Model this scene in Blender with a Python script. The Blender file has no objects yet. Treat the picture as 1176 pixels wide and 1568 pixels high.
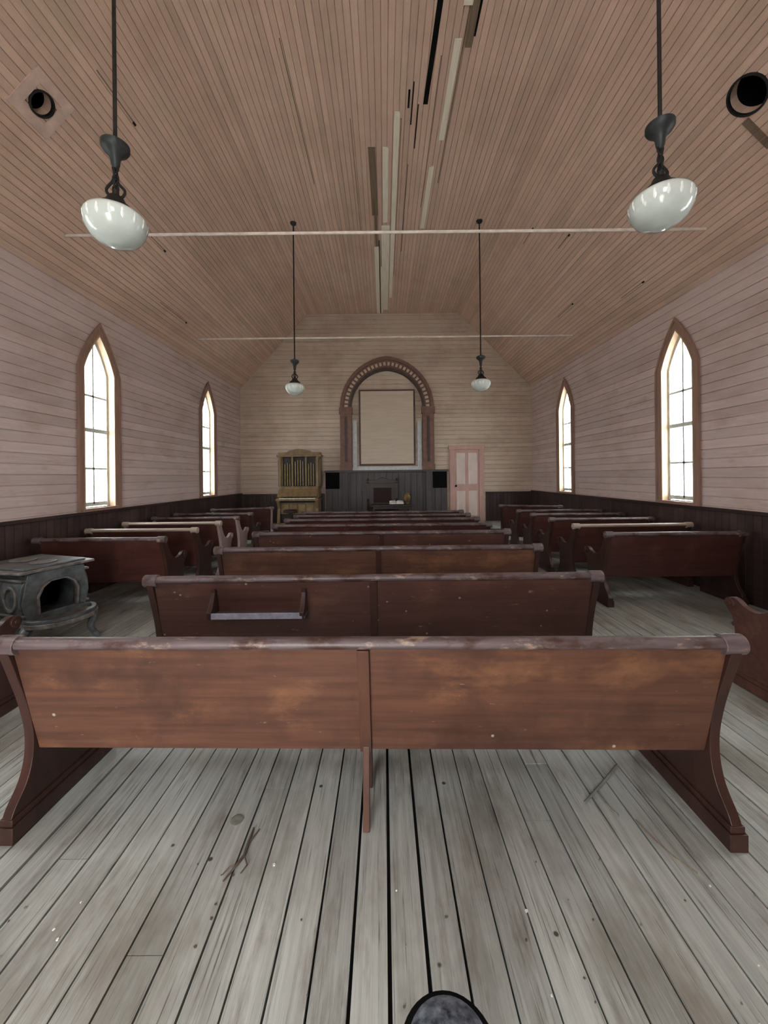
import bpy, bmesh, math, random
from mathutils import Matrix, Vector
random.seed(7)
sc=bpy.context.scene
D=11.9; Y0=-1.8; XL=-4.35; XR=4.5; ZE=4.3; ZC=6.55; XF=2.3
# ---------------------------------------------------------------- materials
def newmat(name):
    m=bpy.data.materials.new(name); m.use_nodes=True
    nt=m.node_tree; bs=nt.nodes['Principled BSDF']; return m,nt,bs
def ramp(nt,src,p0,p1,c0=(0,0,0,1),c1=(1,1,1,1)):
    r=nt.nodes.new('ShaderNodeValToRGB'); r.color_ramp.elements[0].position=p0; r.color_ramp.elements[1].position=p1
    r.color_ramp.elements[0].color=c0; r.color_ramp.elements[1].color=c1
    nt.links.new(src,r.inputs[0]); return r.outputs[0]
def mixc(nt,fac,a,b,mode='MIX'):
    n=nt.nodes.new('ShaderNodeMix'); n.data_type='RGBA'; n.blend_type=mode
    for s,v in ((n.inputs[0],fac),(n.inputs[6],a),(n.inputs[7],b)):
        if hasattr(v,'is_output'): nt.links.new(v,s)
        elif isinstance(v,(int,float)): s.default_value=v
        else: s.default_value=(v[0],v[1],v[2],1)
    return n.outputs[2]
def math_n(nt,op,a,b=None):
    n=nt.nodes.new('ShaderNodeMath'); n.operation=op
    for i,v in enumerate((a,b)):
        if v is None: continue
        if hasattr(v,'is_output'): nt.links.new(v,n.inputs[i])
        else: n.inputs[i].default_value=v
    return n.outputs[0]
def noise(nt,tc,scale,ns=1.0,detail=5,rough=0.6,off=(0,0,0)):
    mp=nt.nodes.new('ShaderNodeMapping'); mp.inputs['Scale'].default_value=scale; mp.inputs['Location'].default_value=off
    nt.links.new(tc,mp.inputs[0])
    n=nt.nodes.new('ShaderNodeTexNoise'); n.inputs['Scale'].default_value=ns; n.inputs['Detail'].default_value=detail
    n.inputs['Roughness'].default_value=rough
    nt.links.new(mp.outputs[0],n.inputs['Vector']); return n.outputs['Fac']
def wood(name,c1,c2,rough=0.5,streak=(2,40,40),wear=None,wear_r=(0.5,0.7),wear_s=1.5,board=None,var=0.1,island=False,bump=0.15,spots=None,spec=0.5,stains=()):
    m,nt,bs=newmat(name)
    tc=nt.nodes.new('ShaderNodeTexCoord').outputs['Object']
    s=noise(nt,tc,streak,1.0,6)
    col=mixc(nt,ramp(nt,s,0.35,0.68),c1,c2)
    if wear:
        ws=wear_s if isinstance(wear_s,tuple) else (wear_s,)*3
        w=noise(nt,tc,ws,1.0,6,0.68)
        col=mixc(nt,ramp(nt,w,*wear_r),col,wear)
    for i,st in enumerate(stains):   # (colour, scale, lo, hi)
        w=noise(nt,tc,(st[1],)*3 if not isinstance(st[1],tuple) else st[1],1.0,6,0.65,(7.3+i*11,2.1+i*5,5.5+i*3))
        col=mixc(nt,ramp(nt,w,st[2],st[3]),col,st[0])
    rnd=None
    if board:
        sp=nt.nodes.new('ShaderNodeSeparateXYZ'); nt.links.new(tc,sp.inputs[0])
        f=math_n(nt,'FLOOR',math_n(nt,'DIVIDE',sp.outputs[0],board))
        wn=nt.nodes.new('ShaderNodeTexWhiteNoise'); wn.noise_dimensions='1D'; nt.links.new(f,wn.inputs['W']); rnd=wn.outputs['Value']
    if island:
        g=nt.nodes.new('ShaderNodeNewGeometry'); rnd=g.outputs['Random Per Island']
    if rnd is not None:
        k=math_n(nt,'ADD',math_n(nt,'MULTIPLY',rnd,2*var),1-var)
        cb=nt.nodes.new('ShaderNodeCombineXYZ')
        for i in range(3): nt.links.new(k,cb.inputs[i])
        col=mixc(nt,1.0,col,cb.outputs[0],'MULTIPLY')
    if spots:
        v=nt.nodes.new('ShaderNodeTexVoronoi'); v.inputs['Scale'].default_value=spots[0]
        nt.links.new(tc,v.inputs['Vector'])
        col=mixc(nt,ramp(nt,v.outputs['Distance'],spots[1],spots[1]*1.5,(1,1,1,1),(0,0,0,1)),col,spots[2])
    nt.links.new(col,bs.inputs['Base Color'])
    r=noise(nt,tc,(3,3,3),1.0,4)
    rr=math_n(nt,'ADD',math_n(nt,'MULTIPLY',r,0.3),rough-0.15)
    nt.links.new(rr,bs.inputs['Roughness'])
    bs.inputs['Specular IOR Level'].default_value=spec
    if bump:
        b=nt.nodes.new('ShaderNodeBump'); b.inputs['Strength'].default_value=bump; b.inputs['Distance'].default_value=0.01
        nt.links.new(s,b.inputs['Height']); nt.links.new(b.outputs[0],bs.inputs['Normal'])
    return m
def plain(name,c,rough=0.5,metal=0.0,var=0.15,ns=12,emit=None,spec=0.5):
    m,nt,bs=newmat(name)
    tc=nt.nodes.new('ShaderNodeTexCoord').outputs['Object']
    n=noise(nt,tc,(ns,)*3,1.0,5)
    n=ramp(nt,n,0.3,0.7)
    col=mixc(nt,n,[x*(1-var) for x in c],[min(1,x*(1+var)) for x in c])
    nt.links.new(col,bs.inputs['Base Color']); bs.inputs['Roughness'].default_value=rough; bs.inputs['Metallic'].default_value=metal
    bs.inputs['Specular IOR Level'].default_value=spec
    return m
M_wall=wood('painted_wallboards',(0.68,0.555,0.525),(0.60,0.48,0.445),0.6,(50,1.5,1),wear=(0.50,0.375,0.325),wear_r=(0.48,0.78),wear_s=(1.6,0.8,1),board=0.13,var=0.09,bump=0.05,stains=(((0.45,0.35,0.28),(5,1.2,1),0.58,0.78),))
M_far=wood('painted_end_wallboards',(0.64,0.53,0.435),(0.55,0.45,0.365),0.6,(50,1.5,1),wear=(0.44,0.34,0.265),wear_r=(0.46,0.76),wear_s=0.9,board=0.13,var=0.08,bump=0.05,stains=(((0.44,0.35,0.27),(5,1.2,1),0.56,0.78),))
M_ceil=wood('painted_beadboard',(0.73,0.535,0.435),(0.65,0.465,0.37),0.55,(60,1.2,1),wear=(0.56,0.385,0.30),wear_r=(0.46,0.80),wear_s=0.7,board=0.08,var=0.09,bump=0.05,stains=(((0.54,0.42,0.31),(3,0.8,1),0.52,0.78),))
M_floor=wood('worn_floorboards',(0.47,0.48,0.445),(0.34,0.345,0.315),0.5,(45,2.0,1),wear=(0.22,0.20,0.165),wear_r=(0.50,0.66),wear_s=(1.2,0.6,1),island=True,var=0.12,bump=0.45,spots=(4.5,0.035,(0.07,0.06,0.05)),stains=(((0.25,0.23,0.20),(10,2.0,1),0.54,0.70),((0.11,0.10,0.085),(130,2.5,1),0.57,0.70)))
M_sub=plain('dark_gap',(0.008,0.007,0.006),0.9)
M_wain=wood('dark_wainscot',(0.060,0.034,0.031),(0.04,0.023,0.021),0.45,(1,30,1),wear=(0.095,0.058,0.05),board=0.11,var=0.2,bump=0.05)
M_slate=wood('slate_wainscot',(0.10,0.087,0.085),(0.07,0.06,0.058),0.5,(30,2,2),bump=0.05)
M_pewA=wood('worn_varnished_pew',(0.150,0.068,0.042),(0.088,0.040,0.027),0.43,(1.5,30,30),wear=(0.26,0.125,0.062),wear_r=(0.52,0.76),wear_s=(1.8,3.5,3.5),bump=0.12,spots=(5.0,0.035,(0.42,0.34,0.28)),stains=(((0.062,0.030,0.022),2.6,0.50,0.74),((0.32,0.22,0.16),(14,40,40),0.67,0.76)))
M_pewA2=wood('dark_worn_pew',(0.11,0.046,0.035),(0.070,0.031,0.025),0.42,(1.5,30,30),wear=(0.18,0.088,0.055),wear_r=(0.52,0.76),wear_s=(1.6,3,3),bump=0.12,spots=(9.0,0.06,(0.30,0.22,0.18)),stains=(((0.052,0.025,0.02),2.3,0.53,0.76),((0.28,0.19,0.15),(10,30,30),0.65,0.75)))
M_pewB=wood('red_varnished_pew',(0.090,0.032,0.026),(0.055,0.021,0.018),0.36,(1.5,30,30),wear=(0.14,0.055,0.040),bump=0.1)
M_pewE=wood('dark_pew_end',(0.066,0.028,0.021),(0.038,0.018,0.014),0.35,(12,12,2),bump=0.1)
M_brace=wood('pew_brace',(0.125,0.056,0.035),(0.078,0.036,0.024),0.4,(12,12,2),bump=0.1)
M_pewLit=wood('faded_pew_end',(0.36,0.27,0.25),(0.28,0.20,0.19),0.4,(12,12,2),bump=0.1)  # pale tone paints in the light that hits these pew ends
M_rail=wood('worn_grey_rail',(0.17,0.128,0.13),(0.095,0.066,0.064),0.43,(3,40,40),wear=(0.36,0.26,0.20),wear_r=(0.56,0.66),wear_s=(6,14,14),bump=0.15,stains=(((0.07,0.033,0.025),(5,9,9),0.52,0.64),))
M_railL=wood('pale_rail',(0.45,0.36,0.30),(0.33,0.25,0.2),0.45,(3,40,40),bump=0.1)
M_case=wood('window_casing_paint',(0.38,0.24,0.185),(0.29,0.175,0.13),0.5,(20,20,2),bump=0.08)
M_jamb=wood('window_jamb_paint',(0.55,0.39,0.27),(0.45,0.31,0.20),0.5,(20,20,2),bump=0.05)
M_sash=plain('sash_white',(0.62,0.65,0.61),0.5)
M_arch=wood('arch_brown',(0.24,0.13,0.095),(0.17,0.09,0.067),0.5,(8,8,8),bump=0.06)
M_archD=wood('arch_dark',(0.09,0.053,0.047),(0.06,0.036,0.032),0.5,(8,8,8),bump=0.06)
M_cream=wood('cream_paint',(0.63,0.53,0.43),(0.56,0.46,0.37),0.55,(2,2,20),bump=0.03)
M_pale=plain('pale_trim',(0.58,0.60,0.60),0.5)
M_strip=wood('bare_lath',(0.92,0.86,0.75),(0.80,0.72,0.60),0.6,(50,2,2),bump=0.1)
M_brownlath=wood('brown_lath',(0.26,0.19,0.13),(0.16,0.115,0.08),0.7,(50,2,2),bump=0.1)
M_black=plain('soot_black',(0.008,0.008,0.008),0.9,spec=0.1)  # near-black for openings, gaps, panels and small dark parts
M_iron=plain('blackened_iron',(0.035,0.034,0.032),0.5,0.5,0.4)
M_patina=plain('patina_iron',(0.045,0.05,0.05),0.5,0.4,0.5)
M_stove=plain('rusty_grey_stove',(0.125,0.13,0.13),0.42,0.35,0.5,9)
M_stoveR=plain('stove_rust',(0.18,0.16,0.145),0.5,0.3,0.5,14)
M_rod=plain('white_rod',(0.80,0.72,0.66),0.5)
M_glassw=plain('milk_glass',(0.66,0.705,0.665),0.12,0,0.05)
M_glassp=plain('milk_glass_relief',(0.95,0.97,0.95),0.15,0,0.02)
M_org=wood('organ_oak',(0.25,0.165,0.08),(0.15,0.10,0.05),0.4,(10,10,3),bump=0.08)
M_orgD=plain('organ_dark',(0.022,0.016,0.012),0.5)
M_gold=plain('organ_pipe_gold',(0.24,0.175,0.085),0.42,0.4,0.3)
M_ivory=plain('ivory_keys',(0.6,0.56,0.45),0.4)
M_velvet=plain('red_velvet',(0.035,0.012,0.011),0.8)
M_walnut=plain('carved_walnut',(0.038,0.020,0.014),0.4)
M_paper=plain('book_paper',(0.75,0.74,0.68),0.7)
M_brass=plain('aged_brass',(0.35,0.26,0.12),0.4,0.8)
M_doorpink=wood('door_pink_paint',(0.58,0.38,0.325),(0.49,0.315,0.27),0.5,(10,10,2),bump=0.05)
M_doorpale=wood('door_panel_paint',(0.72,0.61,0.56),(0.62,0.51,0.46),0.5,(10,10,2),bump=0.05)
M_twig=wood('dry_twig',(0.17,0.13,0.10),(0.09,0.07,0.055),0.8,(20,20,20))
M_stick=wood('grey_stick',(0.27,0.27,0.23),(0.18,0.17,0.14),0.8,(20,20,20))
M_bounce=plain('pale_gravel',(0.66,0.66,0.62),0.9,0,0.1,1)  # ground made pale to bounce extra daylight up onto the ceiling
M_railR=plain('grey_rack_edge',(0.30,0.28,0.33),0.4,0,0.25,20)
M_en=plain('chipped_enamel',(0.16,0.19,0.23),0.35,0.2,0.9,45)
def glassmat():
    m=bpy.data.materials.new('window_glass'); m.use_nodes=True; nt=m.node_tree; nt.nodes.clear()
    o=nt.nodes.new('ShaderNodeOutputMaterial'); t=nt.nodes.new('ShaderNodeBsdfTransparent'); t.inputs[0].default_value=(0.93,0.97,0.98,1)
    g=nt.nodes.new('ShaderNodeBsdfGlossy'); g.inputs['Roughness'].default_value=0.05
    mx=nt.nodes.new('ShaderNodeMixShader'); mx.inputs[0].default_value=0.05
    nt.links.new(t.outputs[0],mx.inputs[1]); nt.links.new(g.outputs[0],mx.inputs[2]); nt.links.new(mx.outputs[0],o.inputs[0]); return m
M_glass=glassmat()
# ---------------------------------------------------------------- builder
class B:
    def __init__(s): s.v=[];s.f=[];s.mi=[];s.mats=[]
    def add(s,vs,fs,mat,M=None):
        if mat not in s.mats: s.mats.append(mat)
        k=s.mats.index(mat); o=len(s.v)
        for p in vs:
            p=Vector(p)
            if M is not None: p=M@p
            s.v.append(p)
        for f in fs: s.f.append([i+o for i in f]); s.mi.append(k)
    def box(s,x0,x1,y0,y1,z0,z1,mat,M=None):
        vs=[(x,y,z) for x in (x0,x1) for y in (y0,y1) for z in (z0,z1)]
        s.add(vs,[(0,1,3,2),(4,6,7,5),(0,4,5,1),(2,3,7,6),(0,2,6,4),(1,5,7,3)],mat,M)
    def prism(s,pts,axis,a0,a1,mat,M=None):
        n=len(pts)
        def w(p,a): return {'x':(a,p[0],p[1]),'y':(p[0],a,p[1]),'z':(p[0],p[1],a)}[axis]
        vs=[w(p,a0) for p in pts]+[w(p,a1) for p in pts]
        fs=[list(range(n)),list(range(2*n-1,n-1,-1))]+[(i,(i+1)%n,n+(i+1)%n,n+i) for i in range(n)]
        s.add(vs,fs,mat,M)
    def ring(s,A,Bp,axis,a0,a1,mat,M=None):
        n=len(A)
        def w(p,a): return {'x':(a,p[0],p[1]),'y':(p[0],a,p[1]),'z':(p[0],p[1],a)}[axis]
        vs=[w(p,a0) for p in A]+[w(p,a0) for p in Bp]+[w(p,a1) for p in A]+[w(p,a1) for p in Bp]
        fs=[]
        for i in range(n-1):
            fs+=[(i,i+1,n+i+1,n+i),(2*n+i,3*n+i,3*n+i+1,2*n+i+1),(i,2*n+i,2*n+i+1,i+1),(n+i,n+i+1,3*n+i+1,3*n+i)]
        fs+=[(0,n,3*n,2*n),(n-1,3*n-1,4*n-1,2*n-1)]
        s.add(vs,fs,mat,M)
    def lathe(s,prof,c,mat,seg=24,M=None):
        vs=[];fs=[];n=len(prof)
        for j in range(seg):
            a=2*math.pi*j/seg
            for r,z in prof: vs.append((c[0]+r*math.cos(a),c[1]+r*math.sin(a),c[2]+z))
        for j in range(seg):
            k=(j+1)%seg
            for i in range(n-1): fs.append((j*n+i,k*n+i,k*n+i+1,j*n+i+1))
        if prof[0][0]>1e-3: fs.append([j*n for j in range(seg)])
        if prof[-1][0]>1e-3: fs.append([j*n+n-1 for j in range(seg)])
        s.add(vs,fs,mat,M)
    def tube(s,path,r,mat,seg=8,M=None,closed=False):
        P=[Vector(p) for p in path]; n=len(P); vs=[];fs=[]
        rs=r if isinstance(r,(list,tuple)) else [r]*n
        up=None
        for i in range(n):
            a=P[(i-1)%n] if (closed or i>0) else P[i]; b=P[(i+1)%n] if (closed or i<n-1) else P[i]
            t=(b-a).normalized()
            if up is None: up=Vector((0,0,1)) if abs(t.z)<0.9 else Vector((1,0,0))
            u=(up-t*up.dot(t)).normalized(); up=u; w=t.cross(u)
            for j in range(seg):
                an=2*math.pi*j/seg; vs.append(P[i]+(u*math.cos(an)+w*math.sin(an))*rs[i])
        m=n if closed else n-1
        for i in range(m):
            k=(i+1)%n
            for j in range(seg): fs.append((i*seg+j,i*seg+(j+1)%seg,k*seg+(j+1)%seg,k*seg+j))
        if not closed: fs+=[list(range(seg)),list(range((n-1)*seg,n*seg))]
        s.add(vs,fs,mat,M)
    def cyl(s,p0,p1,r,mat,seg=16,r1=None,M=None): s.tube([p0,p1],[r,r if r1 is None else r1],mat,seg,M)
    def finish(s,name,loc=(0,0,0),rz=0,bevel=0,smooth=True,matrix=None,parent=None,scale=1):
        me=bpy.data.meshes.new(name); me.from_pydata([tuple(v) for v in s.v],[],s.f)
        for m in s.mats: me.materials.append(m)
        me.polygons.foreach_set('material_index',s.mi)
        bm=bmesh.new(); bm.from_mesh(me)
        bmesh.ops.recalc_face_normals(bm,faces=bm.faces); bm.to_mesh(me); bm.free()
        if smooth:
            me.polygons.foreach_set('use_smooth',[True]*len(me.polygons)); me.set_sharp_from_angle(angle=math.radians(35))
        o=bpy.data.objects.new(name,me); sc.collection.objects.link(o)
        if matrix is not None: o.matrix_world=matrix
        else: o.location=loc; o.rotation_euler=(0,0,rz); o.scale=(scale,)*3
        if parent: o.parent=parent
        if bevel:
            b=o.modifiers.new('bevel','BEVEL'); b.width=bevel; b.segments=2; b.limit_method='ANGLE'; b.angle_limit=math.radians(40)
        return o
def boolcut(o,cutters):
    for c in cutters:
        m=o.modifiers.new('b','BOOLEAN'); m.object=c; m.operation='DIFFERENCE'; m.solver='EXACT'
    dg=bpy.context.evaluated_depsgraph_get(); dg.update()
    me=bpy.data.meshes.new_from_object(o.evaluated_get(dg)); o.modifiers.clear(); o.data=me
    for c in cutters: bpy.data.objects.remove(c)
def frame(o,u,v):
    u=Vector(u).normalized(); v=Vector(v).normalized(); w=u.cross(v)
    M=Matrix.Identity(4)
    for i in range(3): M[i][0]=u[i];M[i][1]=v[i];M[i][2]=w[i];M[i][3]=o[i]
    return M
def panel(name,W,L,bw,gap,dep,th,M,mat,parent=None):
    pts=[(0,-th)]
    u=0
    while u<W-1e-6:
        e=min(u+bw,W)
        pts+=[(u,0)]
        if e-u>gap*2 and e<W: pts+=[(e-gap,0),(e-gap*0.6,-dep),(e-gap*0.3,-dep)]
        else: pts+=[(e,0)]
        u=e
    pts+=[(W,-th)]
    b=B(); b.prism(pts,'y',0,L,mat); return b.finish(name,matrix=M,smooth=False,parent=parent)
def cr(pts,n=6):
    out=[]
    for i in range(len(pts)-1):
        p0=pts[max(i-1,0)];p1=pts[i];p2=pts[i+1];p3=pts[min(i+2,len(pts)-1)]
        for k in range(n):
            t=k/n
            out.append(tuple(0.5*((2*p1[j])+(-p0[j]+p2[j])*t+(2*p0[j]-5*p1[j]+4*p2[j]-p3[j])*t*t+(-p0[j]+3*p1[j]-3*p2[j]+p3[j])*t**3) for j in range(len(p1))))
    out.append(tuple(pts[-1])); return out
def gothic(cx,w,z0,sp,ap,n=10,st=0.0):
    h=ap-sp; R=(w*w+h*h)/(2*w); c=R-w; a1=math.atan2(h,-c)
    L=[(cx-w,z0)]
    for i in range(n+1):
        a=math.pi+(a1-math.pi)*i/n; x=cx+c+R*math.cos(a); z=sp+R*math.sin(a)
        lx=cx-w+w*i/n; lz=sp+h*i/n
        L.append((x+(lx-x)*st,z+(lz-z)*st))
    Rr=[(2*cx-x,z) for x,z in reversed(L[:-1])]
    return L+Rr
def wg(c,w,z0,sp,ap): return gothic(c,w,z0,sp,ap,8,0.65)
# ---------------------------------------------------------------- room shell
LEN=D-Y0
wl=panel('wall_left',4.5,LEN,0.13,0.014,0.014,0.15,frame((XL,D,0),(0,0,1),(0,-1,0)),M_wall)
wr=panel('wall_right',4.5,LEN,0.13,0.014,0.014,0.15,frame((XR,Y0,0),(0,0,1),(0,1,0)),M_wall)
wf=panel('wall_front',6.8,XR-XL+0.3,0.13,0.014,0.014,0.15,frame((XR+0.15,D,0),(0,0,1),(-1,0,0)),M_far)
wb=panel('wall_rear',6.8,XR-XL+0.3,0.13,0.014,0.014,0.15,frame((XL-0.15,Y0,0),(0,0,1),(1,0,0)),M_wall)
WIN=[2.3,5.985,9.67]
HW=0.33; WZ0=1.19; WSP=3.25; WAP=3.82
for wall,x in ((wl,XL),(wr,XR)):
    cs=[]
    for yc in WIN:
        b=B(); g=wg(yc,HW,WZ0,WSP,WAP); b.prism(g,'x',x-0.4,x+0.4,M_jamb); cs.append(b.finish('cut',smooth=False))
    boolcut(wall,cs)
DX0,DX1=-1.75,-0.35
b=B(); b.box(DX0,DX1,Y0-0.5,Y0+0.3,-0.2,2.7,M_jamb); cs=[b.finish('cut',smooth=False)]
FILL_RW=[(0,0.6,3.6,4.7,5.6)]  # unseen rear window, added to let in fill light
for (c,w_,z0,s_,a_) in FILL_RW:
    b=B(); b.prism(gothic(c,w_,z0,s_,a_),'y',Y0-0.5,Y0+0.3,M_jamb); cs.append(b.finish('cut',smooth=False))
boolcut(wb,cs)
ce=bpy.data.objects.new('ceiling',None); sc.collection.objects.link(ce)
panel('flat_panel',2*XF,LEN,0.08,0.009,0.010,0.12,frame((-XF,D,ZC),(1,0,0),(0,-1,0)),M_ceil,ce)
def slope(side):
    x=XL if side<0 else XR
    u=Vector((-side*(abs(x)-XF),0,ZC-ZE)); L=u.length
    M=frame((x,D if side<0 else Y0,ZE),u,(0,-1,0) if side<0 else (0,1,0))
    o=panel('slope_left' if side<0 else 'slope_right',L+0.15,LEN,0.08,0.009,0.010,0.12,M,M_ceil,ce)
    return o,M,L
sl,ML,LL=slope(-1); sr,MR,LR=slope(1)
def pipehole(o,M,u,v,r,plate):
    b=B(); b.lathe([(r,-0.3),(r,0.2)],(u,v,0),M_black,32,M); c=b.finish('cut',smooth=False)
    boolcut(o,[c])
    b=B(); n=32; vs=[];fs=[]
    for j in range(n):
        a=2*math.pi*j/n
        vs+=[(u+(r+.004)*math.cos(a),v+(r+.004)*math.sin(a),0.0),(u+(r+.004)*math.cos(a),v+(r+.004)*math.sin(a),-0.35)]
    for j in range(n):
        k=(j+1)%n; fs.append((2*j,2*k,2*k+1,2*j+1))
    fs.append([2*j+1 for j in range(n)])
    b.add(vs,fs,M_black)
    b.ring([( (u+(r+.015)*math.cos(a)),(v+(r+.015)*math.sin(a))) for a in [i*math.pi/16 for i in range(33)]],
           [( (u+(r-.004)*math.cos(a)),(v+(r-.004)*math.sin(a))) for a in [i*math.pi/16 for i in range(33)]],'z',-0.02,0.012,M_iron)
    if plate:
        s=plate
        for (x0,x1,y0,y1) in ((u-s,u+s,v-s,v-r-.02),(u-s,u+s,v+r+.02,v+s),(u-s,u-r-.02,v-r-.02,v+r+.02),(u+r+.02,u+s,v-r-.02,v+r+.02)):
            b.box(x0,x1,y0,y1,0.0,0.014,M_plate)
    b.finish('stovepipe_hole',matrix=M)
M_plate=plain('patch_plate',(0.66,0.50,0.43),0.6,0,0.2,5)
sL=(Vector((-3.39,0,5.38))-Vector((XL,0,ZE))).length
pipehole(sl,ML,sL,D-3.91,0.105,0.22)
sR=(Vector((3.58,0,5.29))-Vector((XR,0,ZE))).length
pipehole(sr,MR,sR,3.79-Y0,0.165,None)
b=B(); b.box(sR-0.52,sR-0.16,5.70,5.76,0.0,0.02,M_brownlath); b.finish('loose_ceiling_board',matrix=MR)
# floor
b=B(); x=XL; bw=0.128
while x<XR:
    y=Y0-random.random()*3; gg=random.choice((0.005,0.007,0.008,0.010,0.014))
    while y<D:
        L=random.uniform(3.5,7.5); g=gg; dz=random.uniform(-0.003,0.0)
        ya=max(y,Y0); yb=min(y+L-0.003,D)
        if yb>ya: b.box(x+g/2,min(x+bw-g/2,XR),ya,yb,-0.03,dz,M_floor)
        y+=L
    x+=bw
b.box(XL,XR,Y0,D,-0.12,-0.034,M_sub)
b.finish('floor',smooth=False)
b=B(); b.box(-60,60,-60,70,-0.5,-0.3,M_bounce); b.finish('ground')
b=B(); b.box(XL+0.05,XR-0.05,10.35,D-0.03,0.0,0.2,M_wain); b.box(XL+0.05,XR-0.05,10.30,D-0.03,0.2,0.23,M_floor); b.finish('chancel_platform')
WH=1.10
def wains(name,L,M,H=WH,mat=None):
    return panel(name,L,H,0.11,0.008,0.008,0.025,M,mat or M_wain)
def capL(name,x0,x1,y0,y1,z,mat): 
    b=B(); b.box(x0,x1,y0,y1,z,z+0.045,mat); b.finish(name,bevel=0.006)
wains('baseboard_left',LEN,frame((XL+0.025,Y0,0),(0,1,0),(0,0,1)))  # side wainscot boarding, floor to cap rail
wains('baseboard_right',LEN,frame((XR-0.025,D,0),(0,-1,0),(0,0,1)))
capL('trim_1',XL,XL+0.05,Y0,D,WH,M_wain); capL('trim_2',XR-0.05,XR,Y0,D,WH,M_wain)
wains('baseboard_front',-1.80-XL-0.03,frame((XL+0.03,D-0.025,0.23),(1,0,0),(0,0,1)),H=0.87)
wains('baseboard_front',XR-3.08-0.03,frame((3.08,D-0.025,0.23),(1,0,0),(0,0,1)),H=0.87)
capL('trim_3',XL+0.05,-1.80,D-0.05,D,WH-0.03,M_wain); capL('trim_4',3.08,XR-0.05,D-0.05,D,WH-0.03,M_wain)
# ---------------------------------------------------------------- windows
def window(name,side,yc):
    x=XL if side<0 else XR; s=-side
    b=B(); g=wg
    def rg(wo,do,wi,di,t0,t1,mat,zo=0,zi=0):
        b.ring(g(yc,HW+wo,WZ0+zo,WSP,WAP+do),g(yc,HW+wi,WZ0+zi,WSP,WAP+di),'x',x+s*t0,x+s*t1,mat)
    rg(0.095,0.15,0,0,0.0,0.03,M_case,-0.04,0)
    rg(0.115,0.18,0.08,0.12,0.03,0.048,M_case,-0.04,-0.04)
    rg(0.0,0.0,-0.02,-0.03,-0.15,0.032,M_jamb)
    rg(-0.02,-0.03,-0.055,-0.09,-0.115,-0.075,M_sash,0.0,0.0)
    w=HW-0.05
    def bar(y0,y1,z0,z1,t0=-0.11,t1=-0.08): b.box(min(x+s*t0,x+s*t1),max(x+s*t0,x+s*t1),y0,y1,z0,z1,M_sash)
    bar(yc-w,yc+w,WZ0+0.02,WZ0+0.08); mid=2.36
    bar(yc-w,yc+w,mid-0.03,mid+0.03,-0.12,-0.07)
    bar(yc-0.015,yc+0.015,WZ0+0.05,WAP-0.1)
    for z in (1.78,2.88): bar(yc-w,yc+w,z-0.015,z+0.015)
    b.box(min(x+s*-0.15,x+s*0.06),max(x+s*-0.15,x+s*0.06),yc-HW-0.1,yc+HW+0.1,WZ0-0.045,WZ0-0.0,M_case)
    b.prism(g(yc,HW-0.03,WZ0+0.02,WSP,WAP-0.05),'x',x+s*-0.097,x+s*-0.093,M_glass)
    b.finish(name)
k=1
for side in (-1,1):
    for yc in WIN: window('window_%d'%k,side,yc); k+=1
for (c,w_,z0,s_,a_) in FILL_RW:
    b=B(); b.ring(gothic(c,w_+0.1,z0-0.08,s_,a_+0.15),gothic(c,w_,z0,s_,a_),'y',Y0,Y0+0.04,M_case)
    b.ring(gothic(c,w_,z0,s_,a_),gothic(c,w_-0.04,z0,s_,a_-0.06),'y',Y0-0.12,Y0+0.02,M_sash)
    b.box(c-w_,c+w_,Y0-0.1,Y0-0.07,(z0+s_)/2-0.025,(z0+s_)/2+0.025,M_sash); b.box(c-0.015,c+0.015,Y0-0.1,Y0-0.07,z0,a_-0.05,M_sash)
    b.box(c-w_-0.1,c+w_+0.1,Y0-0.1,Y0+0.06,z0-0.05,z0,M_case)
    b.finish('window_%d'%k); k+=1
b=B()
b.box(DX0-.12,DX0,Y0,Y0+0.04,0,2.8,M_case); b.box(DX1,DX1+.12,Y0,Y0+0.04,0,2.8,M_case); b.box(DX0-.12,DX1+.12,Y0,Y0+0.04,2.7,2.82,M_case)
b.finish('trim_5')
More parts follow.
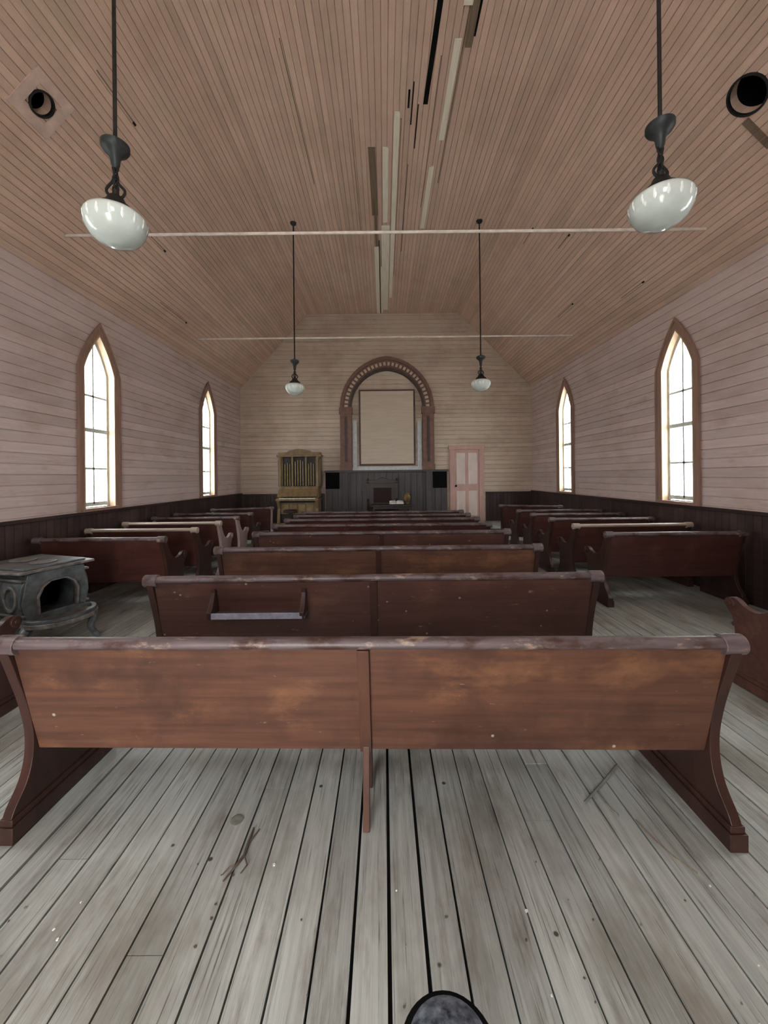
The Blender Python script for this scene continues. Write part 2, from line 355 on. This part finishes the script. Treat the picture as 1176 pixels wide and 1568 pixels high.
# ---------------------------------------------------------------- pews
END=cr([(-0.025,0.10),(-0.005,0.14),(0.055,0.22),(0.085,0.32),(0.085,0.44),(0.055,0.58),(0.01,0.72),(-0.03,0.84),(-0.04,0.88),(-0.015,0.915),(0.03,0.91),(0.06,0.87),(0.09,0.79),(0.14,0.70),(0.21,0.63),(0.30,0.595),(0.39,0.61),(0.45,0.645),(0.51,0.65),(0.55,0.615),(0.545,0.565),(0.50,0.52),(0.475,0.44),(0.47,0.32),(0.49,0.20),(0.54,0.13),(0.58,0.10)],4)
def pew(xl,xr,y,rz=0,wm=None,em=None,rm=None,brace=True,rack=None,bm_=None):
    wm=wm or M_pewB; em=em or M_pewE; rm=rm or M_rail; bm_=bm_ or M_pewE
    cx=(xl+xr)/2; L=(xr-xl)/2; T=0.045
    b=B()
    for sg in (-1,1):
        xo=sg*(L-0.03); xi=sg*(L-0.03-T)
        b.prism(END,'x',min(xi,xo),max(xi,xo),em)
        a,c=min(xi,xo),max(xi,xo)
        b.box(a-0.016,c+0.016,-0.035,0.61,0.0,0.075,em)
        b.box(a-0.008,c+0.008,-0.028,0.595,0.075,0.105,em)
        b.cyl((a-0.025,-0.0,0.875),(c+0.025,-0.0,0.875),0.043,rm,20)
        b.cyl((a-0.035,-0.0,0.875),(c+0.035,-0.0,0.875),0.022,rm,14)
        b.cyl((a-0.012,0.505,0.605),(c+0.012,0.505,0.605),0.042,em,20)
        b.cyl((a-0.02,0.505,0.605),(c+0.02,0.505,0.605),0.02,em,14)
    xi=L-0.03-T
    b.prism([(-0.012,0.865),(0.014,0.87),(0.145,0.34),(0.118,0.33)],'x',-xi,xi,wm)
    b.prism([(0.11,0.375),(0.54,0.415),(0.555,0.43),(0.54,0.447),(0.11,0.407)],'x',-xi,xi,wm)
    n=16; b.prism([(0.0+0.036*math.cos(2*math.pi*i/n),0.882+0.026*math.sin(2*math.pi*i/n)) for i in range(n)],'x',-xi-0.01,xi+0.01,rm)
    if brace:
        b.prism([(-0.034,0.86),(-0.012,0.86),(0.118,0.34),(0.098,0.33)],'x',-0.026,0.026,bm_)
        b.prism([(0.045,0.0),(0.09,0.36),(0.14,0.36),(0.085,0.0)],'x',-0.013,0.017,bm_)
        b.prism([(0.30,0.0),(0.32,0.392),(0.37,0.398),(0.35,0.0)],'x',-0.013,0.017,em)
    if rack:
        x0,x1=rack
        b.box(x0,x1,-0.10,0.03,0.625,0.64,M_slate); b.box(x0+0.02,x1-0.02,-0.105,-0.095,0.625,0.668,M_railR)
        for xx in (x0,x1-0.028):
            b.prism([(-0.10,0.62),(-0.11,0.67),(-0.075,0.70),(-0.03,0.79),(-0.035,0.82),(0.0,0.80),(0.045,0.62),(0.03,0.585)],'x',xx-0.01,xx+0.02,M_pewE)
    return b.finish('pew',loc=(cx,y,0),rz=rz,bevel=0.003)
pew(-1.75,1.55,1.735,math.radians(-1.2),M_pewA,bm_=M_brace,em=M_pewE)
pew(-1.75,1.58,2.85,0,M_pewA2,rack=(-1.16,-0.48))
pew(-1.74,1.61,4.0,0,M_pewA)
pew(-1.72,1.64,5.1,0,M_pewA2)
for y in (5.9,6.65,7.35,8.0): pew(-1.70,1.62,y)
for i,y in enumerate((4.77,5.6,6.4,7.2,7.95)):
    pew(-4.27,-2.66,y,math.radians(random.uniform(-.6,.6)),rm=M_railL if i in (1,2) else None,em=M_pewLit if i in (2,3) else None,brace=False)
for i,y in enumerate((4.77,5.6,6.4,7.2,7.95)):
    pew(2.68,4.40,y,math.radians(random.uniform(-.6,.6)),rm=M_railL if i in (1,) else None,brace=False)
pew(-4.2,-2.62,2.30,0,brace=False); pew(2.66,4.3,2.55,0,M_pewA2,em=M_pewA2,brace=False)
pew(-4.0,-2.6,9.15,math.radians(22),em=M_pewLit,brace=False); pew(2.7,4.1,9.15,math.radians(-22),brace=False)
# ---------------------------------------------------------------- pendant lamps
def lamp(x,y,zb):
    b=B()
    b.lathe([(0.0001,-0.118),(0.02,-0.12),(0.05,-0.115),(0.065,-0.104),(0.105,-0.09),(0.145,-0.06),(0.172,-0.015),(0.184,0.03),(0.183,0.062),(0.168,0.085),(0.13,0.102),(0.085,0.112),(0.08,0.13)],(0,0,0),M_glassw,48)
    for i in range(16):
        a=2*math.pi*i/16; R=Matrix.Rotation(a,4,'Z')@Matrix.Translation((0.168,0,0.02))@Matrix.Rotation(math.radians(14),4,'Y')
        b.lathe([(0.0001,-0.05),(0.012,-0.03),(0.017,0),(0.012,0.03),(0.0001,0.05)],(0,0,0),M_glassp,10,R)
    b.lathe([(0.10,0.100),(0.107,0.118),(0.098,0.14),(0.065,0.165),(0.045,0.205),(0.02,0.22),(0.02,0.25)],(0,0,0),M_iron,24)
    for i in range(5):
        zc=0.26+i*0.035; a=math.pi/2*(i%2)
        pts=[(0.018*math.cos(t)*math.cos(a),0.018*math.cos(t)*math.sin(a),zc+0.026*math.sin(t)) for t in [j*math.pi/6 for j in range(12)]]
        b.tube(pts,0.007,M_iron,6,closed=True)
    for sg in (-1,1):
        pts=[(sg*(0.03+0.025*math.sin(t*5)),0.012*sg,0.21+t*0.12) for t in [j/8 for j in range(9)]]
        b.tube(pts,0.009,M_iron,6)
    b.lathe([(0.012,0.40),(0.025,0.42),(0.03,0.46),(0.045,0.49),(0.072,0.51),(0.084,0.53),(0.084,0.555),(0.06,0.57),(0.02,0.585),(0.012,0.61)],(0,0,0),M_patina,24)
    b.cyl((0,0,0.60),(0,0,ZC-zb-0.03),0.012,M_iron,10)
    b.lathe([(0.012,ZC-zb-0.06),(0.05,ZC-zb-0.03),(0.06,ZC-zb)],(0,0,0),M_iron,20)
    b.finish('pendant_lamp',loc=(x,y,zb))
lamp(-1.76,2.6,3.28); lamp(1.82,2.55,3.33); lamp(-1.71,7.6,3.32); lamp(1.90,7.6,3.36)
b=B(); b.cyl((-4.0,4.95,4.70),(4.1,4.95,4.70),0.018,M_rod,10); b.finish('tie_rod')
b=B(); b.cyl((-4.05,8.55,4.65),(4.15,8.55,4.65),0.018,M_rod,10); b.finish('tie_rod')
def strip(name,x0,x1,y0,y1,mat,t=0.014,dx=0):
    b=B(); z=ZC-t
    b.prism([(x0,y0),(x1,y0),(x1+dx,y1),(x0+dx,y1)],'z',z,ZC+0.001,mat); b.finish(name)
strip('ceiling_lath',0.85,0.93,4.42,5.75,M_strip); strip('ceiling_lath',0.19,0.27,5.3,10.8,M_strip)
strip('ceiling_lath',0.03,0.12,5.87,7.6,M_strip); strip('ceiling_lath',0.77,0.85,6.24,7.8,M_strip)
strip('ceiling_lath',-0.16,-0.06,8.4,11.85,M_strip); strip('ceiling_lath',0.0,0.17,7.7,11.6,M_strip,0.01)
strip('ceiling_lath',0.98,1.05,3.9,4.5,M_brownlath,0.02); strip('ceiling_lath',0.88,0.98,3.6,4.1,M_strip)
strip('ceiling_gap',0.63,0.69,3.4,5.2,M_black,0.004,-0.06); strip('ceiling_gap',-0.19,-0.08,5.87,7.4,M_brownlath,0.006,0.02)
strip('ceiling_gap',-0.13,-0.08,7.4,10.0,M_brownlath,0.006); strip('ceiling_gap',0.42,0.435,4.9,5.5,M_black,0.004)
strip('ceiling_gap',0.50,0.515,5.2,5.9,M_black,0.004); strip('ceiling_gap',1.06,1.08,3.9,4.4,M_black,0.004); strip('ceiling_gap',-0.42,-0.41,5.4,7.9,M_brownlath,0.004)
strip('ceiling_gap',-0.06,-0.045,8.2,11.8,M_black,0.018); strip('ceiling_gap',0.285,0.295,5.4,9.6,M_brownlath,0.004)
strip('ceiling_gap',0.95,0.965,4.0,6.6,M_brownlath,0.004); strip('ceiling_gap',0.72,0.73,4.6,7.2,M_brownlath,0.004)
strip('ceiling_gap',0.42,0.435,6.2,8.6,M_brownlath,0.004); strip('ceiling_gap',-1.13,-1.12,4.4,6.6,M_brownlath,0.004)
strip('ceiling_gap',0.365,0.39,5.0,5.25,M_black,0.004)
strip('ceiling_lath',-0.03,0.02,9.2,11.8,M_strip,0.02)
for (M,uu,vv) in ((ML,1.3,5.6),(ML,2.1,7.2),(ML,0.6,4.0),(MR,1.0,9.6),(MR,1.9,8.4),(MR,0.5,8.0),(MR,2.5,8.9)):
    b=B(); b.box(uu,uu+0.012,vv,vv+random.uniform(0.3,1.0),0,0.003,M_brownlath); b.box(uu-0.012,uu+0.015,vv,vv+0.05,0,0.004,M_black); b.finish('ceiling_gap',matrix=M)
# ---------------------------------------------------------------- chancel arch
ax=0.11; b=B(); yf=D
def ar(wo,ao,wi,ai,t0,t1,mat,z0=1.8): b.ring(gothic(ax,wo,z0,3.68,ao,16),gothic(ax,wi,z0,3.68,ai,16),'y',yf-t0,yf-t1,mat)
ar(1.42,5.24,1.33,5.13,0,0.09,M_arch); ar(1.33,5.13,1.14,4.90,0,0.05,M_arch); ar(1.14,4.90,1.07,4.81,0,0.09,M_archD)
g=gothic(ax,1.235,3.6,3.68,5.015,16)
for i in range(1,len(g)-2):
    p=Vector(g[i]);q=Vector(g[i+1])
    c=(p+q)/2; an=math.atan2((q-p)[1],(q-p)[0])
    M=Matrix.Translation((c[0],yf-0.065,c[1]))@Matrix.Rotation(-an,4,'Y')
    b.box(-0.035,0.035,-0.02,0.02,-0.05,0.05,M_cream,M)
for sg in (-1,1):
    x0=ax+sg*1.24
    b.box(x0-0.17,x0+0.17,yf-0.12,yf,1.8,3.5,M_arch); b.box(x0-0.2,x0+0.2,yf-0.16,yf,3.5,3.70,M_arch); b.box(x0-0.19,x0+0.19,yf-0.15,yf,1.8,1.98,M_arch)
    b.box(x0-0.04,x0+0.04,yf-0.135,yf-0.11,2.05,3.42,M_archD)
    b.box(ax+sg*0.98-0.06,ax+sg*0.98+0.06,yf-0.05,yf,1.86,3.3,M_pale)
b.box(ax-0.85,ax+0.85,yf-0.05,yf,1.94,4.24,M_archD); b.box(ax-0.80,ax+0.80,yf-0.058,yf,1.99,4.19,M_cream)
for i in range(16):
    z=1.99+i*0.1375; b.box(ax-0.79,ax+0.79,yf-0.066,yf-0.05,z+0.006,z+0.131,M_cream)
b.box(ax-1.07,ax+1.07,yf-0.08,yf,1.80,1.90,M_pale)
b.finish('chancel_arch')
b=B(); b.box(-1.76,1.9,yf-0.10,yf,0.23,1.74,M_slate); b.box(-1.79,1.93,yf-0.15,yf,1.74,1.80,M_slate)
for i in range(20): 
    xx=-1.74+i*0.182; b.box(xx,xx+0.17,yf-0.115,yf-0.09,0.25,1.72,M_slate)
for xx in (-1.76,1.47): b.box(xx,xx+0.42,yf-0.13,yf-0.1,1.25,1.74,M_black)
for xx in (-1.24,1.26): b.box(xx,xx+0.16,yf-0.18,yf-0.1,0.23,1.74,M_slate)
b.finish('chancel_wainscot',bevel=0.004)
b=B(); x0,x1=1.99,3.02
b.box(x0,x0+0.14,yf-0.06,yf,0.232,2.48,M_doorpink); b.box(x1-0.14,x1,yf-0.06,yf,0.232,2.48,M_doorpink); b.box(x0-0.03,x1+0.03,yf-0.07,yf,2.40,2.52,M_doorpink)
b.box(x0+0.14,x1-0.14,yf-0.035,yf,0.232,2.40,M_doorpink)
for (a,c) in ((x0+0.2,x0+0.47),(x0+0.56,x0+0.83)):
    for (z0,z1) in ((0.4,1.15),(1.35,2.3)):
        b.box(a,c,yf-0.045,yf-0.03,z0,z1,M_doorpale)
b.lathe([(0.0001,-0.03),(0.03,-0.02),(0.03,0.01),(0.012,0.02),(0.012,0.05)],(0,0,0),M_black,12,Matrix.Translation((x0+0.18,yf-0.07,1.3))@Matrix.Rotation(math.radians(-90),4,'X'))
b.finish('door_1',bevel=0.004)
# ---------------------------------------------------------------- reed organ
b=B()
b.box(-0.58,0.58,-0.28,0.30,0,0.09,M_org)
b.box(-0.54,0.54,-0.18,0.28,0.09,0.80,M_orgD)
for sx in (-0.58,0.50): 
    b.prism([(-0.30,0.09),(-0.22,0.5),(-0.34,0.72),(-0.34,0.80),(0.30,0.80),(0.30,0.09)],'x',sx,sx+0.08,M_org)
b.box(-0.50,0.50,-0.22,-0.17,0.14,0.32,M_orgD); b.box(-0.50,0.50,-0.21,-0.18,0.34,0.66,M_org)
for i in range(4): b.box(-0.46+i*0.235,-0.26+i*0.235,-0.225,-0.205,0.38,0.62,M_gold)
for i in (-1,1): b.box(i*0.18-0.1,i*0.18+0.1,-0.34,-0.2,0.06,0.13,M_brass,)
b.box(-0.60,0.60,-0.36,0.30,0.72,0.77,M_org); b.box(-0.5,0.5,-0.34,-0.16,0.77,0.80,M_ivory)
for i in range(35):
    if i%7 not in (2,6): b.box(-0.49+i*0.028,-0.475+i*0.028,-0.28,-0.16,0.80,0.812,M_black)
b.box(-0.58,0.58,-0.16,0.30,0.77,0.98,M_org)
b.prism([(-0.34,0.86),(-0.33,0.83),(-0.12,1.02),(-0.13,1.05)],'x',-0.56,0.56,M_org)
for i in range(11): b.cyl((-0.45+i*0.09,-0.165,0.90),(-0.45+i*0.09,-0.19,0.90),0.016,M_ivory,10)
b.box(-0.56,0.56,-0.10,0.30,0.98,1.12,M_org)
b.box(-0.50,0.50,0.02,0.28,1.12,1.95,M_orgD)
for sx in (-0.54,0.54):
    b.lathe([(0.06,1.12),(0.06,1.18),(0.035,1.22),(0.045,1.5),(0.03,1.55),(0.035,1.85),(0.06,1.9),(0.06,1.97)],(sx,-0.03,0),M_org,14)
    b.box(sx-0.07,sx+0.07,-0.02,0.28,1.12,1.97,M_org)
b.box(-0.22,-0.17,-0.03,0.05,1.12,2.0,M_org); b.box(0.17,0.22,-0.03,0.05,1.12,2.0,M_org)
for i in range(3): 
    for s0 in (-0.41,0.27): b.cyl((s0+i*0.07,0.0,1.14),(s0+i*0.07,0.0,1.80-0.03*abs(i-1)),0.018,M_gold,12)
for i in range(4): b.cyl((-0.11+i*0.073,-0.01,1.14),(-0.11+i*0.073,-0.01,1.90-0.04*abs(i-1.5)),0.018,M_gold,12)
b.box(-0.64,0.64,-0.07,0.30,1.97,2.03,M_org); b.box(-0.60,0.60,-0.03,0.30,2.03,2.10,M_org)
b.prism([(-0.36,2.10),(-0.30,2.15),(-0.16,2.17),(0,2.20),(0.16,2.17),(0.30,2.15),(0.36,2.10)],'y',0.0,0.06,M_org)
b.finish('reed_organ',loc=(-2.44,11.3,0.23),bevel=0.004)
b=B(); b.lathe([(0.17,0.42),(0.19,0.44),(0.19,0.48),(0.15,0.51),(0.0001,0.52)],(0,0,0),M_walnut,20); b.lathe([(0.03,0.1),(0.045,0.2),(0.02,0.3),(0.04,0.36),(0.03,0.42)],(0,0,0),M_walnut,12)
for i in range(4):
    a=i*math.pi/2+0.5; b.tube([(0,0,0.15),(0.12*math.cos(a),0.12*math.sin(a),0.14),(0.2*math.cos(a),0.2*math.sin(a),0.018)],0.018,M_walnut,8)
b.finish('organ_stool',loc=(-2.55,10.62,0.23))
b=B()
for sx in (-0.42,0.42):
    b.lathe([(0.035,0),(0.03,0.1),(0.045,0.2),(0.03,0.4)],(sx,-0.2,0),M_walnut,12); b.box(sx-0.035,sx+0.035,0.2,0.27,0,1.22,M_walnut)
    b.tube(cr([(sx,0.2,0.72),(sx,0.0,0.70),(sx,-0.18,0.68),(sx,-0.25,0.62),(sx,-0.2,0.45)],4),0.025,M_walnut,8); b.lathe([(0.03,1.22),(0.045,1.27),(0.0001,1.34)],(sx,0.235,0),M_walnut,12)
b.box(-0.42,0.42,-0.25,0.25,0.36,0.42,M_walnut); b.box(-0.38,0.38,-0.23,0.2,0.42,0.50,M_velvet)
b.box(-0.42,0.42,0.21,0.26,0.55,1.2,M_walnut); b.box(-0.26,0.26,0.18,0.215,0.62,1.05,M_velvet)
b.prism([(-0.46,1.18),(-0.46,1.26),(-0.2,1.28),(0,1.36),(0.2,1.28),(0.46,1.26),(0.46,1.18)],'y',0.2,0.27,M_walnut)
b.finish('pulpit_chair',loc=(-0.05,11.2,0.23),bevel=0.006)
b=B(); b.box(-0.55,0.55,-0.25,0.25,0.58,0.62,M_walnut); b.box(-0.5,0.5,-0.2,0.2,0.50,0.58,M_walnut)
for sx in (-0.48,0.48):
    for sy in (-0.18,0.18): b.lathe([(0.03,0),(0.04,0.1),(0.022,0.25),(0.04,0.4),(0.03,0.52)],(sx,sy,0),M_walnut,12)
b.finish('communion_table',loc=(0.2,10.65,0.23),bevel=0.004)
b=B()
for sg in (-1,1): b.prism([(0,0.005),(sg*0.05,0.035),(sg*0.14,0.03),(sg*0.19,0.012),(sg*0.19,0.0),(0,0.0)],'y',-0.13,0.13,M_paper)
b.box(-0.2,0.2,-0.14,0.14,-0.008,0.0,M_walnut)
b.finish('open_book',matrix=Matrix.Translation((0.33,10.60,0.895))@Matrix.Rotation(math.radians(12),4,'X'))
b=B(); b.lathe([(0.06,0),(0.07,0.02),(0.04,0.05),(0.09,0.14),(0.10,0.2),(0.06,0.27),(0.075,0.3)],(0,0,0),M_brass,20); b.finish('brass_urn',loc=(0.62,10.65,0.852))
# ---------------------------------------------------------------- stove  (front = -y local)
b=B()
arch=[(-0.17,0.29),(-0.18,0.46),(-0.14,0.55),(-0.07,0.60),(0.07,0.60),(0.14,0.55),(0.18,0.46),(0.17,0.29)]
side=cr([(0.27,0.22),(0.30,0.30),(0.33,0.42),(0.315,0.58),(0.27,0.66),(0.29,0.72)],4)
for sg in (-1,1):
    pr=[(sg*x,z) for x,z in side]+[(sg*(x-0.045),z) for x,z in reversed(side)]
    b.prism(pr,'y',-0.38,0.38,M_stove)
    for i in range(3):
        yy=-0.25+i*0.25
        b.ring([(yy+0.10*math.cos(t),0.47+0.13*math.sin(t)) for t in [j*math.pi/8 for j in range(17)]],
               [(yy+0.075*math.cos(t),0.47+0.10*math.sin(t)) for t in [j*math.pi/8 for j in range(17)]],'x',sg*0.31,sg*0.345,M_stoveR)
    for zz in (0.30,0.65): b.box(min(sg*0.27,sg*0.325),max(sg*0.27,sg*0.325),-0.40,0.40,zz-0.012,zz+0.012,M_stoveR)
b.box(-0.30,0.30,0.33,0.38,0.22,0.72,M_stove)
b.box(-0.30,0.30,-0.38,0.38,0.20,0.25,M_stove); b.box(-0.25,0.25,-0.30,0.33,0.70,0.72,M_stove); b.box(-0.26,0.26,0.0,0.02,0.25,0.70,M_black)
outer=[(-0.28,0.25),(-0.32,0.42),(-0.27,0.70),(-0.1,0.72),(0.1,0.72),(0.27,0.70),(0.32,0.42),(0.28,0.25)]
b.ring(outer,arch,'y',-0.40,-0.36,M_stove); b.ring([(x*1.14,z+0.014 if z>0.35 else z) for x,z in arch],arch,'y',-0.43,-0.36,M_stoveR)
b.box(-0.27,0.27,-0.40,-0.36,0.2,0.29,M_stove)
b.prism([(-0.36,-0.44),(0.36,-0.44),(0.39,-0.2),(0.39,0.3),(0.36,0.44),(-0.36,0.44),(-0.39,0.3),(-0.39,-0.2)],'z',0.72,0.745,M_stoveR)
b.prism([(-0.30,-0.38),(0.30,-0.38),(0.32,0.38),(-0.32,0.38)],'z',0.745,0.765,M_stove)
for yy in (-0.18,0.14): b.lathe([(0.115,0.765),(0.12,0.775),(0.10,0.78),(0.0001,0.78)],(0,yy,0),M_stoveR,24)
b.prism(cr([(-0.32,-0.36),(-0.33,-0.5),(-0.22,-0.66),(0,-0.72),(0.22,-0.66),(0.33,-0.5),(0.32,-0.36)],4),'z',0.19,0.235,M_stoveR)
b.ring(cr([(-0.31,-0.38),(-0.32,-0.5),(-0.21,-0.65),(0,-0.71),(0.21,-0.65),(0.32,-0.5),(0.31,-0.38)],4),cr([(-0.27,-0.38),(-0.28,-0.48),(-0.18,-0.61),(0,-0.66),(0.18,-0.61),(0.28,-0.48),(0.27,-0.38)],4),'z',0.235,0.27,M_stove)
for sx in (-1,1):
    for yy in (-0.42,0.32):
        b.tube(cr([(sx*0.26,yy,0.21),(sx*0.34,yy-0.03,0.12),(sx*0.30,yy-0.03,0.0),(sx*0.37,yy-0.06,-0.13)],4),[0.05]*4+[0.04]*4+[0.03]*5,M_stove,10)
b.box(-0.34,0.34,-0.36,0.40,0.16,0.20,M_stoveR)
b.finish('cast_iron_stove',loc=(-3.45,3.83,0.135),rz=math.radians(72),bevel=0.005,scale=0.9)
# ---------------------------------------------------------------- bits on the floor, near post
def fl(px,py): d=1.62*600/(py-729); return ((px-588)/600*d,d,0.008)
b=B(); b.tube([fl(383,1268),fl(374,1292),fl(368,1310),fl(352,1330),fl(335,1350)],[0.004,0.006,0.006,0.005,0.003],M_twig,7)
b.tube([fl(368,1310),fl(372,1325),fl(362,1338)],[0.004,0.003,0.002],M_twig,6); b.tube([fl(374,1292),fl(392,1270)],[0.004,0.002],M_twig,6); b.tube([fl(356,1326),fl(345,1328),fl(334,1340)],[0.004,0.003,0.002],M_twig,6)
b.finish('twig')
b=B(); b.tube([fl(940,1178),fl(918,1205),fl(890,1235)],[0.007,0.008,0.006],M_stick,7); b.tube([fl(905,1215),fl(930,1245),fl(942,1256)],[0.006,0.005,0.004],M_stick,7); b.finish('broken_stick')
b=B(); b.tube(cr([fl(968,1262),fl(1000,1296),fl(1030,1322),fl(1062,1345)],4),0.0025,M_brownlath,6); b.finish('wire')
p=fl(357,1254)
b=B(); b.lathe([(0.028,0),(0.03,0.004),(0.022,0.006),(0.0001,0.004)],(0,0,0),M_stick,20); b.finish('tin_lid',loc=(p[0],p[1],-0.001))  # knot in the floor, modelled as a thin grey disc
b=B()
for i in range(60):
    x=random.uniform(-1.5,1.8); y=random.uniform(1.0,1.66); r=random.uniform(0.003,0.007); a=random.random()*6
    pts=[(x+r*math.cos(a+t)*random.uniform(.6,1.2),y+r*math.sin(a+t)*random.uniform(.6,1.2)) for t in (0,1.2,2.4,3.6,5.0)]
    b.prism(pts,'z',0.0,0.003,random.choice((M_paper,M_stick,M_twig,M_twig)))
b.finish('plaster_crumbs')
b=B(); b.lathe([(0.16,0),(0.16,0.02),(0.05,0.05),(0.035,0.1),(0.035,0.32),(0.07,0.35),(0.092,0.37),(0.105,0.385),(0.105,0.405),(0.09,0.415)],(0,0,0),M_black,40)
b.lathe([(0.09,0.40),(0.088,0.417),(0.07,0.427),(0.04,0.436),(0.0001,0.44)],(0,0,0),M_en,40)
b.finish('stanchion_post',loc=(0.125,0.82,0))
# ---------------------------------------------------------------- light
w=bpy.data.worlds.new('sky'); sc.world=w; w.use_nodes=True
bg=w.node_tree.nodes['Background']; bg.inputs[0].default_value=(0.97,0.985,1.0,1); bg.inputs[1].default_value=19
def portal(name,loc,rot,sx,sy):
    l=bpy.data.lights.new(name,'AREA'); l.shape='RECTANGLE'; l.size=sx; l.size_y=sy; l.cycles.is_portal=True
    o=bpy.data.objects.new(name,l); o.location=loc; o.rotation_euler=rot; sc.collection.objects.link(o)
for yc in WIN:
    portal('window_portal',(XL-0.2,yc,2.5),(0,math.radians(-90),0),2.7,0.75)
    portal('window_portal',(XR+0.2,yc,2.5),(0,math.radians(90),0),2.7,0.75)
portal('window_portal',((DX0+DX1)/2,Y0-0.2,1.3),(math.radians(90),0,0),1.5,2.85)
for (c,w_,z0,s_,a_) in FILL_RW: portal('window_portal',(c,Y0-0.2,(z0+a_)/2),(math.radians(90),0,0),2*w_+0.1,a_-z0+0.1)
sc.view_settings.view_transform='Standard'; sc.view_settings.look='None'; sc.view_settings.exposure=0.0; sc.view_settings.gamma=0.9
# ---------------------------------------------------------------- camera
cd=bpy.data.cameras.new('camera'); cam=bpy.data.objects.new('camera',cd); sc.collection.objects.link(cam)
cd.sensor_fit='HORIZONTAL'; cd.sensor_width=36; cd.lens=36*600/1176; cd.shift_y=-55/1176; cd.clip_start=0.02
cam.location=(0,0,1.62); cam.rotation_euler=(math.radians(90),math.radians(0.6),0)
sc.camera=cam
